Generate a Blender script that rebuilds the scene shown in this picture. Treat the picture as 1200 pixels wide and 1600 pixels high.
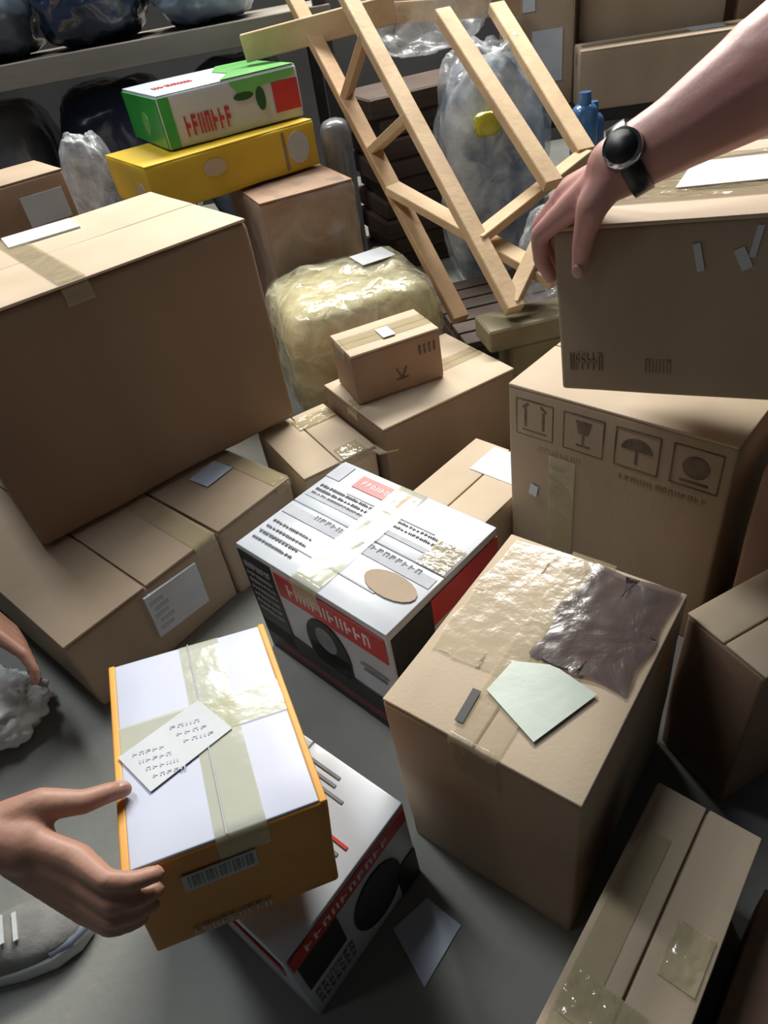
import bpy, bmesh, math, random
from mathutils import Vector, Matrix, Euler, noise

for o in list(bpy.data.objects):
    bpy.data.objects.remove(o, do_unlink=True)
SC = bpy.context.scene
COL = SC.collection
RAD = math.radians

# ------------------------------------------------------------------ camera
cd = bpy.data.cameras.new('camera'); cam = bpy.data.objects.new('camera', cd); COL.objects.link(cam)
cd.sensor_fit = 'VERTICAL'; cd.sensor_height = 36.0; cd.lens = 36.0 * 1050 / 1600; cd.clip_start = 0.02
CR = Matrix(((0.983209, 0.182484, 0.0), (-0.116204, 0.626101, -0.771034), (-0.140701, 0.758088, 0.636794)))
cam.matrix_world = Matrix.Translation((0, 0, 1.0)) @ CR.to_4x4()
SC.camera = cam
# ------------------------------------------------------------------ world, lights, exposure
wd = bpy.data.worlds.new('hall_light'); SC.world = wd; wd.use_nodes = True
wd.node_tree.nodes['Background'].inputs[0].default_value = (0.80, 0.90, 1.0, 1)
wd.node_tree.nodes['Background'].inputs[1].default_value = 0.022
def area(name, loc, target, sx, sy, watts, color):
    l = bpy.data.lights.new(name, 'AREA'); l.shape = 'RECTANGLE'; l.size = sx; l.size_y = sy; l.energy = watts; l.color = color
    o = bpy.data.objects.new(name, l); COL.objects.link(o); o.location = loc
    o.rotation_euler = (Vector(target) - Vector(loc)).to_track_quat('-Z', 'Y').to_euler()
area('ceiling_tube_light', (0.5, 3.5, 2.7), (0.0, 0.9, 0.1), 2.4, 0.30, 150, (1.0, 0.96, 0.88))
area('ceiling_tube_light', (-1.0, 1.7, 3.1), (-0.5, 1.0, 0.0), 0.30, 1.6, 34, (0.92, 0.96, 1.0))
area('ceiling_tube_light', (-2.4, -0.2, 2.8), (0.3, 0.9, 0.2), 0.30, 2.0, 3.5, (0.93, 0.97, 1.0))
area('ceiling_tube_light', (1.2, 4.0, 3.2), (0.4, 2.2, 0.4), 2.4, 0.35, 30, (1.0, 0.97, 0.92))
SC.view_settings.view_transform = 'Standard'; SC.view_settings.look = 'None'
SC.view_settings.gamma = 1.0; SC.view_settings.use_curve_mapping = False
SC.view_settings.exposure = 0.32

# ------------------------------------------------------------------ materials
MATS = {}
def mat(name, c1, c2=None, rough=0.8, scale=6.0, stretch=(1, 1, 1), bump=0.0, bscale=80.0, detail=4.0,
        metal=0.0, spec=0.5, coat=0.0, alpha=1.0, lo=0.35, hi=0.65, voronoi=False, sss=0.0):
    m = bpy.data.materials.new(name); m.use_nodes = True; MATS[name] = m
    n = m.node_tree.nodes; L = m.node_tree.links; b = n['Principled BSDF']
    tc = n.new('ShaderNodeTexCoord'); mp = n.new('ShaderNodeMapping'); mp.inputs['Scale'].default_value = stretch
    L.new(tc.outputs['Object'], mp.inputs[0])
    if c2 is None: c2 = tuple(v * 0.86 for v in c1)
    nz = n.new('ShaderNodeTexNoise'); nz.inputs['Scale'].default_value = scale; nz.inputs['Detail'].default_value = detail
    L.new(mp.outputs[0], nz.inputs[0])
    rp = n.new('ShaderNodeValToRGB'); rp.color_ramp.elements[0].position = lo; rp.color_ramp.elements[1].position = hi
    rp.color_ramp.elements[0].color = (*c2, 1); rp.color_ramp.elements[1].color = (*c1, 1)
    L.new(nz.outputs[0], rp.inputs[0]); L.new(rp.outputs[0], b.inputs['Base Color'])
    b.inputs['Roughness'].default_value = rough; b.inputs['Metallic'].default_value = metal
    b.inputs['Specular IOR Level'].default_value = spec; b.inputs['Coat Weight'].default_value = coat
    b.inputs['Coat Roughness'].default_value = 0.12; b.inputs['Alpha'].default_value = alpha
    if sss:
        b.inputs['Subsurface Weight'].default_value = sss; b.inputs['Subsurface Radius'].default_value = (0.012, 0.005, 0.003)
    if bump:
        t = n.new('ShaderNodeTexVoronoi' if voronoi else 'ShaderNodeTexNoise'); t.inputs['Scale'].default_value = bscale
        if voronoi: t.feature = 'SMOOTH_F1'
        else: t.inputs['Detail'].default_value = 3.0
        L.new(mp.outputs[0], t.inputs[0])
        bp = n.new('ShaderNodeBump'); bp.inputs['Strength'].default_value = bump; bp.inputs['Distance'].default_value = 0.004
        L.new(t.outputs[0], bp.inputs['Height']); L.new(bp.outputs[0], b.inputs['Normal'])
        if coat: L.new(bp.outputs[0], b.inputs['Coat Normal'])
    return m
def film(name, tint, milk, fac=0.35, rough=0.12, bscale=22.0, bump=0.9):
    """clear wrapping film: partly see-through, milky and glossy, with creases"""
    m = bpy.data.materials.new(name); m.use_nodes = True; MATS[name] = m
    n = m.node_tree.nodes; L = m.node_tree.links; b = n['Principled BSDF']
    b.inputs['Base Color'].default_value = (*milk, 1); b.inputs['Roughness'].default_value = rough
    b.inputs['Specular IOR Level'].default_value = 0.8; b.inputs['Coat Weight'].default_value = 0.5; b.inputs['Coat Roughness'].default_value = 0.05
    tc = n.new('ShaderNodeTexCoord'); nz = n.new('ShaderNodeTexNoise'); nz.inputs['Scale'].default_value = bscale
    nz.inputs['Detail'].default_value = 4.0; nz.inputs['Distortion'].default_value = 1.5
    L.new(tc.outputs['Object'], nz.inputs[0])
    bp = n.new('ShaderNodeBump'); bp.inputs['Strength'].default_value = bump; bp.inputs['Distance'].default_value = 0.012
    L.new(nz.outputs[0], bp.inputs['Height']); L.new(bp.outputs[0], b.inputs['Normal']); L.new(bp.outputs[0], b.inputs['Coat Normal'])
    tr = n.new('ShaderNodeBsdfTransparent'); tr.inputs[0].default_value = (*tint, 1)
    mr = n.new('ShaderNodeMapRange'); mr.inputs['To Min'].default_value = max(0.0, fac - 0.25); mr.inputs['To Max'].default_value = min(1.0, fac + 0.3)
    mr.inputs['From Min'].default_value = 0.3; mr.inputs['From Max'].default_value = 0.7
    L.new(nz.outputs[0], mr.inputs[0])
    mx = n.new('ShaderNodeMixShader'); L.new(mr.outputs[0], mx.inputs[0]); L.new(tr.outputs[0], mx.inputs[1]); L.new(b.outputs[0], mx.inputs[2])
    L.new(mx.outputs[0], n['Material Output'].inputs[0])
    return m

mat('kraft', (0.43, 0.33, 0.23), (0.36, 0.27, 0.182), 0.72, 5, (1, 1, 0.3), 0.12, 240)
mat('kraft_shaded', (0.29, 0.20, 0.13), (0.24, 0.16, 0.10), 0.72, 5, (1, 1, 0.3), 0.12, 240)  # kraft with the shade on carton fronts put into the colour
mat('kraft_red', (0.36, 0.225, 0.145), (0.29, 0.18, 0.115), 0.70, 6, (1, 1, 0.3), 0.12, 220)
mat('kraft_pale_and_lit', (0.57, 0.455, 0.325), (0.50, 0.395, 0.275), 0.7, 5, (1, 1, 0.3), 0.1, 240)  # pale board; on top flaps the light and glare are put into the colour
mat('kraft_edge', (0.25, 0.17, 0.10), (0.19, 0.125, 0.075), 0.85, 90)
mat('tape_clear', (0.58, 0.50, 0.30), (0.50, 0.42, 0.25), 0.14, 9, (1, 1, 1), 0.55, 38, coat=1.0, alpha=0.55)
mat('tape_crinkled', (0.62, 0.54, 0.33), (0.50, 0.43, 0.26), 0.10, 12, (1, 1, 1), 0.9, 55, coat=1.0, alpha=0.62)
mat('tape_glossy', (0.60, 0.51, 0.34), (0.55, 0.46, 0.30), 0.22, 12, (1, 1, 1), 0.35, 45, coat=1.0, alpha=0.38)
mat('tape_yellowish', (0.66, 0.66, 0.42), (0.58, 0.58, 0.36), 0.16, 9, (1, 1, 1), 0.2, 30, coat=0.8, alpha=0.5)
mat('paper_white', (0.60, 0.63, 0.66), (0.54, 0.57, 0.60), 0.55, 14, bump=0.05, bscale=120)
mat('paper_green', (0.62, 0.70, 0.62), (0.53, 0.60, 0.54), 0.4, 10, bump=0.1, bscale=60, coat=0.4)
mat('paper_blue', (0.52, 0.60, 0.74), (0.44, 0.52, 0.66), 0.5, 12)
mat('print_grey', (0.23, 0.24, 0.27), (0.17, 0.18, 0.2), 0.6, 40)
mat('print_light', (0.46, 0.48, 0.53), (0.40, 0.42, 0.47), 0.6, 40)
mat('print_black', (0.018, 0.018, 0.02), (0.012, 0.012, 0.013), 0.5, 40)
mat('print_brown', (0.16, 0.11, 0.075), (0.11, 0.075, 0.05), 0.75, 60)
mat('print_faded', (0.075, 0.055, 0.045), (0.20, 0.145, 0.10), 0.75, 30)
mat('print_faint', (0.25, 0.18, 0.115), (0.30, 0.22, 0.14), 0.75, 40)
mat('print_red', (0.56, 0.035, 0.03), (0.47, 0.028, 0.025), 0.4, 20)
mat('print_dark_red', (0.16, 0.012, 0.016), (0.12, 0.01, 0.012), 0.45, 20)
mat('print_white', (0.78, 0.78, 0.78), None, 0.5, 20)
mat('box_white', (0.56, 0.60, 0.65), (0.50, 0.54, 0.59), 0.35, 8, coat=0.3)
mat('lid_white', (0.58, 0.61, 0.74), (0.53, 0.56, 0.68), 0.45, 6)
mat('box_orange', (0.62, 0.27, 0.025), (0.50, 0.20, 0.018), 0.5, 9, coat=0.2)
mat('box_orange_edge', (0.80, 0.40, 0.06), (0.72, 0.34, 0.045), 0.5, 9)
mat('box_yellow', (0.68, 0.46, 0.028), (0.58, 0.38, 0.02), 0.5, 6)
mat('box_green', (0.03, 0.36, 0.055), (0.02, 0.28, 0.04), 0.4, 7, coat=0.4)
mat('green_light', (0.16, 0.50, 0.13), (0.10, 0.42, 0.09), 0.4, 7, coat=0.5)
mat('green_dark', (0.015, 0.09, 0.02), None, 0.4, 7)
mat('emblem_grey', (0.50, 0.52, 0.50), (0.40, 0.42, 0.41), 0.35, 20)
mat('wood_pale', (0.60, 0.43, 0.25), (0.47, 0.32, 0.175), 0.7, 9, (1, 1, 1), 0.25, 60)
mat('wood_warm', (0.50, 0.32, 0.165), (0.40, 0.245, 0.12), 0.7, 9, (1, 1, 1), 0.25, 60)
mat('wood_olive', (0.27, 0.23, 0.135), (0.19, 0.16, 0.09), 0.75, 9, (1, 1, 1), 0.3, 50)
mat('wood_grey', (0.22, 0.20, 0.165), (0.15, 0.135, 0.115), 0.8, 7, (0.2, 1, 1), 0.3, 40)
mat('dark_brown', (0.075, 0.045, 0.032), (0.045, 0.027, 0.02), 0.7, 8, (1, 1, 6), 0.2, 40)
mat('bundle_yellow', (0.66, 0.61, 0.41), (0.52, 0.48, 0.30), 0.12, 8, (1, 1, 1), 0.9, 46, coat=1.0, voronoi=True)
mat('concrete', (0.27, 0.275, 0.25), (0.19, 0.195, 0.18), 0.85, 3.0, (1, 1, 1), 0.25, 70, detail=9)
mat('wall_paint', (0.045, 0.045, 0.048), (0.03, 0.03, 0.032), 0.85, 2.5)
mat('steel_dark', (0.05, 0.052, 0.058), (0.035, 0.036, 0.04), 0.5, 8, metal=0.6)
mat('bag_blue', (0.10, 0.15, 0.24), (0.035, 0.05, 0.085), 0.22, 7, bump=0.7, bscale=16, coat=0.5)
mat('bag_black', (0.016, 0.017, 0.021), (0.009, 0.009, 0.011), 0.25, 7, bump=0.7, bscale=16, coat=0.5)
mat('bag_grey', (0.19, 0.19, 0.20), (0.085, 0.085, 0.095), 0.28, 6, bump=0.8, bscale=14, coat=0.5)
mat('bag_slate', (0.13, 0.16, 0.21), (0.05, 0.06, 0.085), 0.25, 6, bump=0.6, bscale=14, coat=0.5)
mat('bag_navy', (0.03, 0.045, 0.09), (0.015, 0.022, 0.045), 0.22, 6, bump=0.6, bscale=14, coat=0.5)
mat('bag_sky', (0.27, 0.36, 0.48), (0.12, 0.16, 0.24), 0.25, 6, bump=0.6, bscale=14, coat=0.5)
mat('bag_white', (0.66, 0.67, 0.66), (0.50, 0.51, 0.50), 0.4, 9, bump=0.6, bscale=18)
mat('content_grey', (0.62, 0.65, 0.68), (0.13, 0.18, 0.24), 0.5, 6, lo=0.44, hi=0.56)
mat('plastic_blue', (0.07, 0.20, 0.44), (0.04, 0.13, 0.30), 0.25, 6, bump=0.3, bscale=18, coat=0.7)
mat('plastic_yellow', (0.62, 0.56, 0.05), (0.5, 0.45, 0.04), 0.3, 6, coat=0.4)
film('film_clear', (0.96, 0.97, 0.98), (0.72, 0.75, 0.78), 0.30, 0.06, 9, 0.9)
film('film_yellow', (0.98, 0.97, 0.90), (0.78, 0.75, 0.55), 0.34, 0.07, 14, 0.9)
film('film_thin', (0.98, 0.97, 0.95), (0.50, 0.44, 0.40), 0.24, 0.12, 5, 0.35)
film('film_dark', (0.55, 0.48, 0.46), (0.13, 0.11, 0.115), 0.50, 0.26, 10, 0.4)
mat('skin_pink', (0.64, 0.33, 0.28), (0.56, 0.26, 0.22), 0.48, 9, bump=0.08, bscale=180, sss=0.15)
mat('skin_tan', (0.44, 0.235, 0.165), (0.37, 0.185, 0.125), 0.5, 9, bump=0.08, bscale=180, sss=0.15)
mat('nail', (0.58, 0.36, 0.31), None, 0.3, 20)
mat('hair_dark', (0.016, 0.012, 0.01), None, 0.5, 60, bump=0.5, bscale=120)
mat('cloth_grey', (0.17, 0.175, 0.18), (0.13, 0.135, 0.14), 0.9, 40, bump=0.2, bscale=220)
mat('cloth_navy', (0.03, 0.04, 0.075), (0.022, 0.03, 0.055), 0.9, 40, bump=0.2, bscale=220)
mat('denim', (0.05, 0.07, 0.12), (0.035, 0.05, 0.09), 0.9, 40, bump=0.2, bscale=220)
mat('shoe_grey', (0.22, 0.22, 0.205), (0.16, 0.16, 0.15), 0.7, 30, bump=0.2, bscale=160)
mat('shoe_blue', (0.30, 0.34, 0.42), (0.25, 0.29, 0.36), 0.6, 20)
mat('shoe_sole', (0.60, 0.63, 0.63), (0.50, 0.53, 0.53), 0.6, 20)
mat('eye_white', (0.8, 0.8, 0.78), None, 0.2, 10)
mat('lips', (0.40, 0.14, 0.12), None, 0.45, 10)
mat('strap_dark', (0.015, 0.016, 0.022), None, 0.35, 40)
mat('steel_bright', (0.75, 0.75, 0.76), (0.6, 0.6, 0.62), 0.15, 30, metal=1.0)

# ------------------------------------------------------------------ helpers
def link(name, me, m, parent=None, smooth=False):
    o = bpy.data.objects.new(name, me); COL.objects.link(o)
    if m: me.materials.append(MATS[m])
    if smooth:
        for p in me.polygons: p.use_smooth = True
    if parent is not None: o.parent = parent
    return o
def tag(o, label, cat, group=None):
    o['label'] = label; o['category'] = cat
    if group: o['group'] = group
    return o
def struct(o): o['kind'] = 'structure'; return o
def thing(name, label, cat, loc=(0, 0, 0), rot=(0, 0, 0), group=None):
    o = bpy.data.objects.new(name, None); COL.objects.link(o); o.empty_display_size = 0.05
    o.location = loc; o.rotation_euler = [RAD(a) for a in rot]
    return tag(o, label, cat, group)
def mesh_from(bm, name):
    bmesh.ops.recalc_face_normals(bm, faces=bm.faces)
    me = bpy.data.meshes.new(name); bm.to_mesh(me); bm.free(); return me
def hull_box(bm, c, s, M=None):
    """a plain box, centre c, size s, optionally turned by M"""
    r = bmesh.ops.create_cube(bm, size=1.0)
    for v in r['verts']:
        p = Vector((v.co.x * s[0], v.co.y * s[1], v.co.z * s[2]))
        if M is not None: p = M @ p
        v.co = p + Vector(c)
def rounded(dims, r, cuts=8, amp=0.0, freq=6.0, seed=0.0, base=0.0, sag=0.0):
    """a carton-like block: rounded edges, faces slightly dented; base at z=base"""
    w, d, h = dims; H = (w / 2, d / 2, h / 2)
    def ax(hh):
        i = hh - r
        return [-hh, -hh + r * 0.35] + [-i + 2 * i * k / cuts for k in range(cuts + 1)] + [hh - r * 0.35, hh]
    A = [ax(H[0]), ax(H[1]), ax(H[2])]
    bm = bmesh.new()
    for a in range(3):
        b, c = (a + 1) % 3, (a + 2) % 3
        for s in (-1, 1):
            g = []
            for u in A[b]:
                row = []
                for v in A[c]:
                    q = [0, 0, 0]; q[a] = s * H[a]; q[b] = u; q[c] = v
                    inn = [max(-(H[k] - r), min(H[k] - r, q[k])) for k in range(3)]
                    dv = Vector([q[k] - inn[k] for k in range(3)])
                    nrm = dv.normalized() if dv.length > 1e-9 else Vector((0, 0, 0))
                    p = Vector(inn) + nrm * r
                    if amp:
                        p += nrm * amp * noise.noise(Vector(p) * freq + Vector((seed, seed * 1.7, seed * 0.3)))
                    if sag:
                        k = max(0, 1 - (p.x / H[0]) ** 2) * max(0, 1 - (p.y / H[1]) ** 2)
                        if p.z > 0: p.z -= sag * k
                    row.append(bm.verts.new((p.x, p.y, p.z + h / 2 + base)))
                g.append(row)
            for i in range(len(g) - 1):
                for j in range(len(g[0]) - 1):
                    bm.faces.new((g[i][j], g[i + 1][j], g[i + 1][j + 1], g[i][j + 1]))
    bmesh.ops.remove_doubles(bm, verts=bm.verts, dist=1e-5)
    return mesh_from(bm, 'block')
FR = {'top': (Vector((1, 0, 0)), Vector((0, 1, 0)), Vector((0, 0, 1))),
      'front': (Vector((1, 0, 0)), Vector((0, 0, 1)), Vector((0, -1, 0))),
      'left': (Vector((0, -1, 0)), Vector((0, 0, 1)), Vector((-1, 0, 0))),
      'right': (Vector((0, 1, 0)), Vector((0, 0, 1)), Vector((1, 0, 0)))}
def face_origin(dims, face):
    w, d, h = dims
    return {'top': Vector((0, 0, h)), 'front': Vector((0, -d / 2, 0)), 'left': Vector((-w / 2, 0, 0)), 'right': Vector((w / 2, 0, 0))}[face]
def on_face(root, name, face, polys, m, lift=0.0012, thick=0.0012, label=None, parent=None):
    """flat pieces (lists of (u,v)) lying on one face of a box; v runs up from the base on a side face"""
    dims = root['_d']; U, V, N = FR[face]; O = face_origin(dims, face)
    bm = bmesh.new()
    for pl in polys:
        lo = [bm.verts.new(O + U * u + V * v + N * (lift - thick)) for u, v in pl]
        hi = [bm.verts.new(O + U * u + V * v + N * lift) for u, v in pl]
        bm.faces.new(hi); bm.faces.new(lo[::-1])
        for i in range(len(pl)):
            j = (i + 1) % len(pl); bm.faces.new((lo[i], lo[j], hi[j], hi[i]))
    o = link(name, mesh_from(bm, name), m, parent or root)
    if label: o['label'] = label
    if len(polys) > 1: o['kind'] = 'stuff'
    return o
def rect(u, v, w, h, a=0.0):
    c, s = math.cos(RAD(a)), math.sin(RAD(a))
    return [(u + x * c - y * s, v + x * s + y * c) for x, y in ((-w / 2, -h / 2), (w / 2, -h / 2), (w / 2, h / 2), (-w / 2, h / 2))]
def disc(u, v, ru, rv, n=20, a0=0, a1=360):
    return [(u + ru * math.cos(RAD(a0 + (a1 - a0) * k / n)), v + rv * math.sin(RAD(a0 + (a1 - a0) * k / n))) for k in range(n if a1 - a0 == 360 else n + 1)]
def crinkle(root, name, face, u0, v0, u1, v1, m, lift=0.003, amp=0.0022, freq=34, n=36, over=0.0, label=None, ragged=0.0):
    """a creased strip or sheet lying on a face; 'over' lets both v-ends hang down the sides"""
    dims = root['_d']; U, V, N = FR[face]; O = face_origin(dims, face)
    bm = bmesh.new(); g = []
    lv = (v1 - v0) + 2 * over
    for i in range(n + 1):
        row = []
        for j in range(n + 1):
            u = u0 + (u1 - u0) * i / n; s = -over + lv * j / n
            dn = 0.0; v = v0 + s
            if ragged:
                k = 16.0; e = max(abs(2 * i / n - 1), abs(2 * j / n - 1)) ** 3
                u += ragged * e * (noise.noise(Vector((v * k, i // (n // 2 + 1) * 3.1, 1.3))) - 0.3) * (1 if u < (u0 + u1) / 2 else -1) * -1
                v += ragged * e * (noise.noise(Vector((u * k, 5.1, j // (n // 2 + 1) * 2.3))) - 0.3) * (1 if v < (v0 + v1) / 2 else -1) * -1
            if v < v0: dn = v0 - v; v = v0
            if v > v1: dn = v - v1; v = v1
            side = (-1 if s < 0 else 1) if dn > 0 else 0
            z = lift + amp * (noise.noise(Vector((u * freq, s * freq, lift * 900))) + 0.6 * noise.noise(Vector((u * freq * 2.3, s * freq * 2.3, 7))))
            p = O + U * u + V * (v + side * z) + N * ((z if not side else lift) - dn)
            row.append(bm.verts.new(p))
        g.append(row)
    for i in range(n):
        for j in range(n): bm.faces.new((g[i][j], g[i + 1][j], g[i + 1][j + 1], g[i][j + 1]))
    o = link(name, mesh_from(bm, name), m, root, True)
    if label: o['label'] = label
    return o
def glyphs(u0, v0, w, h, n, seed, a=0.0):
    """rows of small strokes as print that cannot be read in the photograph"""
    rnd = random.Random(seed); out = []
    c, s = math.cos(RAD(a)), math.sin(RAD(a))
    step = w / n
    for k in range(n):
        x = k * step
        kind = rnd.randrange(4)
        parts = [(x + step * .15, h / 2, step * .22, h)]
        if kind in (0, 2): parts.append((x + step * .45, h * .9, step * .5, h * .2))
        if kind in (1, 2): parts.append((x + step * .45, h * .5, step * .5, h * .2))
        if kind in (0, 3): parts.append((x + step * .65, h / 2, step * .2, h))
        for px, py, pw, ph in parts:
            out.append([(u0 + (px + ex) * c - (py + ey) * s, v0 + (px + ex) * s + (py + ey) * c)
                        for ex, ey in ((-pw / 2, -ph / 2), (pw / 2, -ph / 2), (pw / 2, ph / 2), (-pw / 2, ph / 2))])
    return out
def carton(name, label, dims, loc, rot, body='kraft', flap=None, seam='y', group=None, tape=None, tape_w=0.05, r=0.004, amp=0.0025, seed=None, cat='box', over=0.05, gap=0.003):
    """a closed carton: body, two top flaps that meet at a seam, a strip of tape over the seam"""
    t = thing(name, label, cat, loc, rot, group)
    w, d, h = dims; t['_d'] = dims
    if seed is None: seed = sum(loc) * 7.3
    link('body', rounded((w, d, h - 0.003 - amp * 0.6), r, 8, amp, 7, seed), body, t, True)
    fm = flap or body
    for s in (-1, 1):
        if seam == 'y': fd = (w / 2 - gap / 2, d - 0.002, 0.005); off = (s * (w / 4 + gap / 4), 0)
        else: fd = (w - 0.002, d / 2 - gap / 2, 0.005); off = (0, s * (d / 4 + gap / 4))
        me = rounded(fd, 0.0018, 4, 0.0008, 9, seed + s)
        me.transform(Matrix.Translation((off[0], off[1], h - 0.005)))
        link('top_flap', me, fm, t, True)
    if tape:
        if seam == 'y': crinkle(t, 'tape', 'top', -tape_w / 2, -d / 2, tape_w / 2, d / 2, tape, 0.0015, 0.0006, 30, 24, over)
        else:
            o = crinkle(t, 'tape', 'top', -tape_w / 2, -w / 2, tape_w / 2, w / 2, tape, 0.0015, 0.0006, 30, 24, over)
            o.data.transform(Matrix.Rotation(RAD(90), 4, 'Z'))
    return t
def blob(dims, ex, amp, freq, seed, sub=5, flat=True):
    """a crumpled, roughly box- or sack-shaped bundle; base at z=0"""
    bm = bmesh.new(); bmesh.ops.create_icosphere(bm, subdivisions=sub, radius=1.0)
    for v in bm.verts:
        q = v.co.normalized()
        k = (abs(q.x) ** ex + abs(q.y) ** ex + abs(q.z) ** ex) ** (-1 / ex)
        f = noise.noise(q * freq + Vector((seed, 0, 0))); g = 1 - abs(noise.noise(q * freq * 2.1 + Vector((0, seed, 0))))
        p = q * k * (1 + amp * f + amp * 0.7 * (g - 0.7))
        v.co = Vector((p.x * dims[0] / 2, p.y * dims[1] / 2, p.z * dims[2] / 2 + dims[2] / 2))
        if flat and v.co.z < 0.004: v.co.z = 0.0
    return mesh_from(bm, 'bundle')
def bar_mesh(p0, p1, w, h, up=(0, 0, 1)):
    p0, p1 = Vector(p0), Vector(p1); ax = (p1 - p0); L = ax.length; ax.normalize()
    sd = ax.cross(Vector(up)).normalized(); u2 = sd.cross(ax)
    M = Matrix((sd, ax, u2)).transposed()
    bm = bmesh.new(); bmesh.ops.create_cube(bm, size=1.0)
    for v in bm.verts: v.co = Vector((v.co.x * w, v.co.y * L, v.co.z * h))
    bmesh.ops.bevel(bm, geom=list(bm.edges), offset=min(w, h) * 0.08, segments=1, affect='EDGES')
    for v in bm.verts: v.co = M @ v.co + (p0 + p1) / 2
    return mesh_from(bm, 'bar')

# ------------------------------------------------------------------ the setting
def slab(name, c, s, m):
    bm = bmesh.new(); hull_box(bm, c, s); return struct(link(name, mesh_from(bm, name), m))
slab('floor', (0, 1.6, -0.05), (7.0, 7.4, 0.1), 'concrete')
slab('wall_back', (0, 4.35, 1.6), (7.0, 0.1, 3.2), 'wall_paint')

# ------------------------------------------------------------------ large cartons
# big brown carton standing on the low cartons
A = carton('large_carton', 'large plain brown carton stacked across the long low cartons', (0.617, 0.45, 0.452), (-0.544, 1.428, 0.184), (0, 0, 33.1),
           'kraft_shaded', 'kraft_pale_and_lit', 'x', tape=None, r=0.012, amp=0.005, cat='carton')
on_face(A, 'label', 'top', [rect(0.02, 0.165, 0.15, 0.10, -6)], 'paper_white', 0.004, 0.004, label='white paper label')
crinkle(A, 'tape', 'top', -0.07, -0.225, -0.02, 0.225, 'tape_clear', 0.003, 0.0008, 30, 24, 0.04)
# long low carton and its short neighbour under it
C1 = carton('long_low_carton', 'long low brown carton with white address label on its front, under the large carton', (0.335, 0.62, 0.178), (-0.668, 1.135, 0), (0, 0, 43.6),
            'kraft', 'kraft', 'y', r=0.010, amp=0.006, cat='carton', gap=0.004)
on_face(C1, 'label', 'front', [rect(0.042, 0.106, 0.118, 0.102, -3)], 'paper_white', 0.007, 0.007, label='white address label')
on_face(C1, 'label_print', 'front', [rect(0.005 + 0.006 * (k % 2), 0.075 + 0.016 * k, 0.03, 0.008) for k in range(5)], 'print_light', 0.0078)
crinkle(C1, 'tape', 'top', 0.115, -0.31, 0.165, 0.10, 'tape_clear', 0.002, 0.0012, 40, 30, 0.03)
C2 = carton('low_carton', 'low brown carton with small blue label, beside the long low carton', (0.20, 0.62, 0.178), (-0.470, 1.322, 0), (0, 0, 43.6),
            'kraft', 'kraft', 'x', r=0.010, amp=0.006, cat='carton')
on_face(C2, 'label', 'top', [rect(0.018, -0.145, 0.075, 0.06, 4)], 'paper_blue', 0.004, label='pale blue label')
on_face(C2, 'label_print', 'top', [rect(0.018, -0.163 + 0.009 * k, 0.06, 0.003, 4) for k in range(5)], 'paper_white', 0.0046)
crinkle(C2, 'tape', 'top', 0.06, -0.31, 0.10, -0.10, 'tape_clear', 0.002, 0.0012, 40, 20, 0.02)

E1 = carton('pale_carton', 'small pale carton with an open flap, squeezed between low carton and long carton', (0.18, 0.25, 0.168), (-0.127, 1.314, 0), (0, 0, 25.5),
            'kraft_pale_and_lit', 'kraft_pale_and_lit', 'y', r=0.006, amp=0.003, cat='carton')
crinkle(E1, 'tape', 'top', -0.01, 0.05, 0.088, 0.10, 'tape_crinkled', 0.003, 0.0008, 40, 26)
crinkle(E1, 'tape', 'top', 0.01, -0.125, 0.07, -0.08, 'tape_crinkled', 0.003, 0.0012, 50, 26, 0.02)
bm = bmesh.new(); hull_box(bm, (0.105, -0.130, 0.155), (0.05, 0.05, 0.004), Matrix.Rotation(RAD(14), 3, 'Y') @ Matrix.Rotation(RAD(-8), 3, 'X'))
link('open_flap', mesh_from(bm, 'open_flap'), 'kraft_pale_and_lit', E1)

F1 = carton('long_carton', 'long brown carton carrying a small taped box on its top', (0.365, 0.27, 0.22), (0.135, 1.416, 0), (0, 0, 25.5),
            'kraft_shaded', 'kraft_pale_and_lit', 'x', tape='tape_clear', r=0.006, amp=0.004, cat='carton', over=0.03)
G1 = carton('small_carton', 'small brown box with shiny taped top sitting on the long carton', (0.216, 0.131, 0.122), (0.073, 1.423, 0.2215), (0, 0, 17),
            'kraft_red', 'kraft_pale_and_lit', 'x', tape='tape_clear', tape_w=0.06, r=0.005, amp=0.003, cat='box', over=0.03)
on_face(G1, 'print', 'front', [rect(0.0, 0.045, 0.004, 0.03, 25), rect(0.012, 0.045, 0.004, 0.03, -25), rect(0.006, 0.032, 0.03, 0.004)] +
        [rect(0.055 + 0.012 * k, 0.085, 0.005, 0.022) for k in range(4)], 'print_brown')
on_face(G1, 'sticker', 'top', [rect(0.0, -0.01, 0.03, 0.05, 0)], 'paper_white', 0.004)

X1 = carton('tan_carton', 'low tan carton with pale label on top, wedged behind the white and red box', (0.18, 0.30, 0.15), (0.178, 1.058, 0), (0, 0, -48.5),
            'kraft_pale_and_lit', 'kraft_pale_and_lit', 'y', r=0.006, amp=0.003, cat='carton')
on_face(X1, 'label', 'top', [rect(0.02, 0.095, 0.11, 0.09, 0)], 'paper_white', label='pale grey label')

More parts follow.
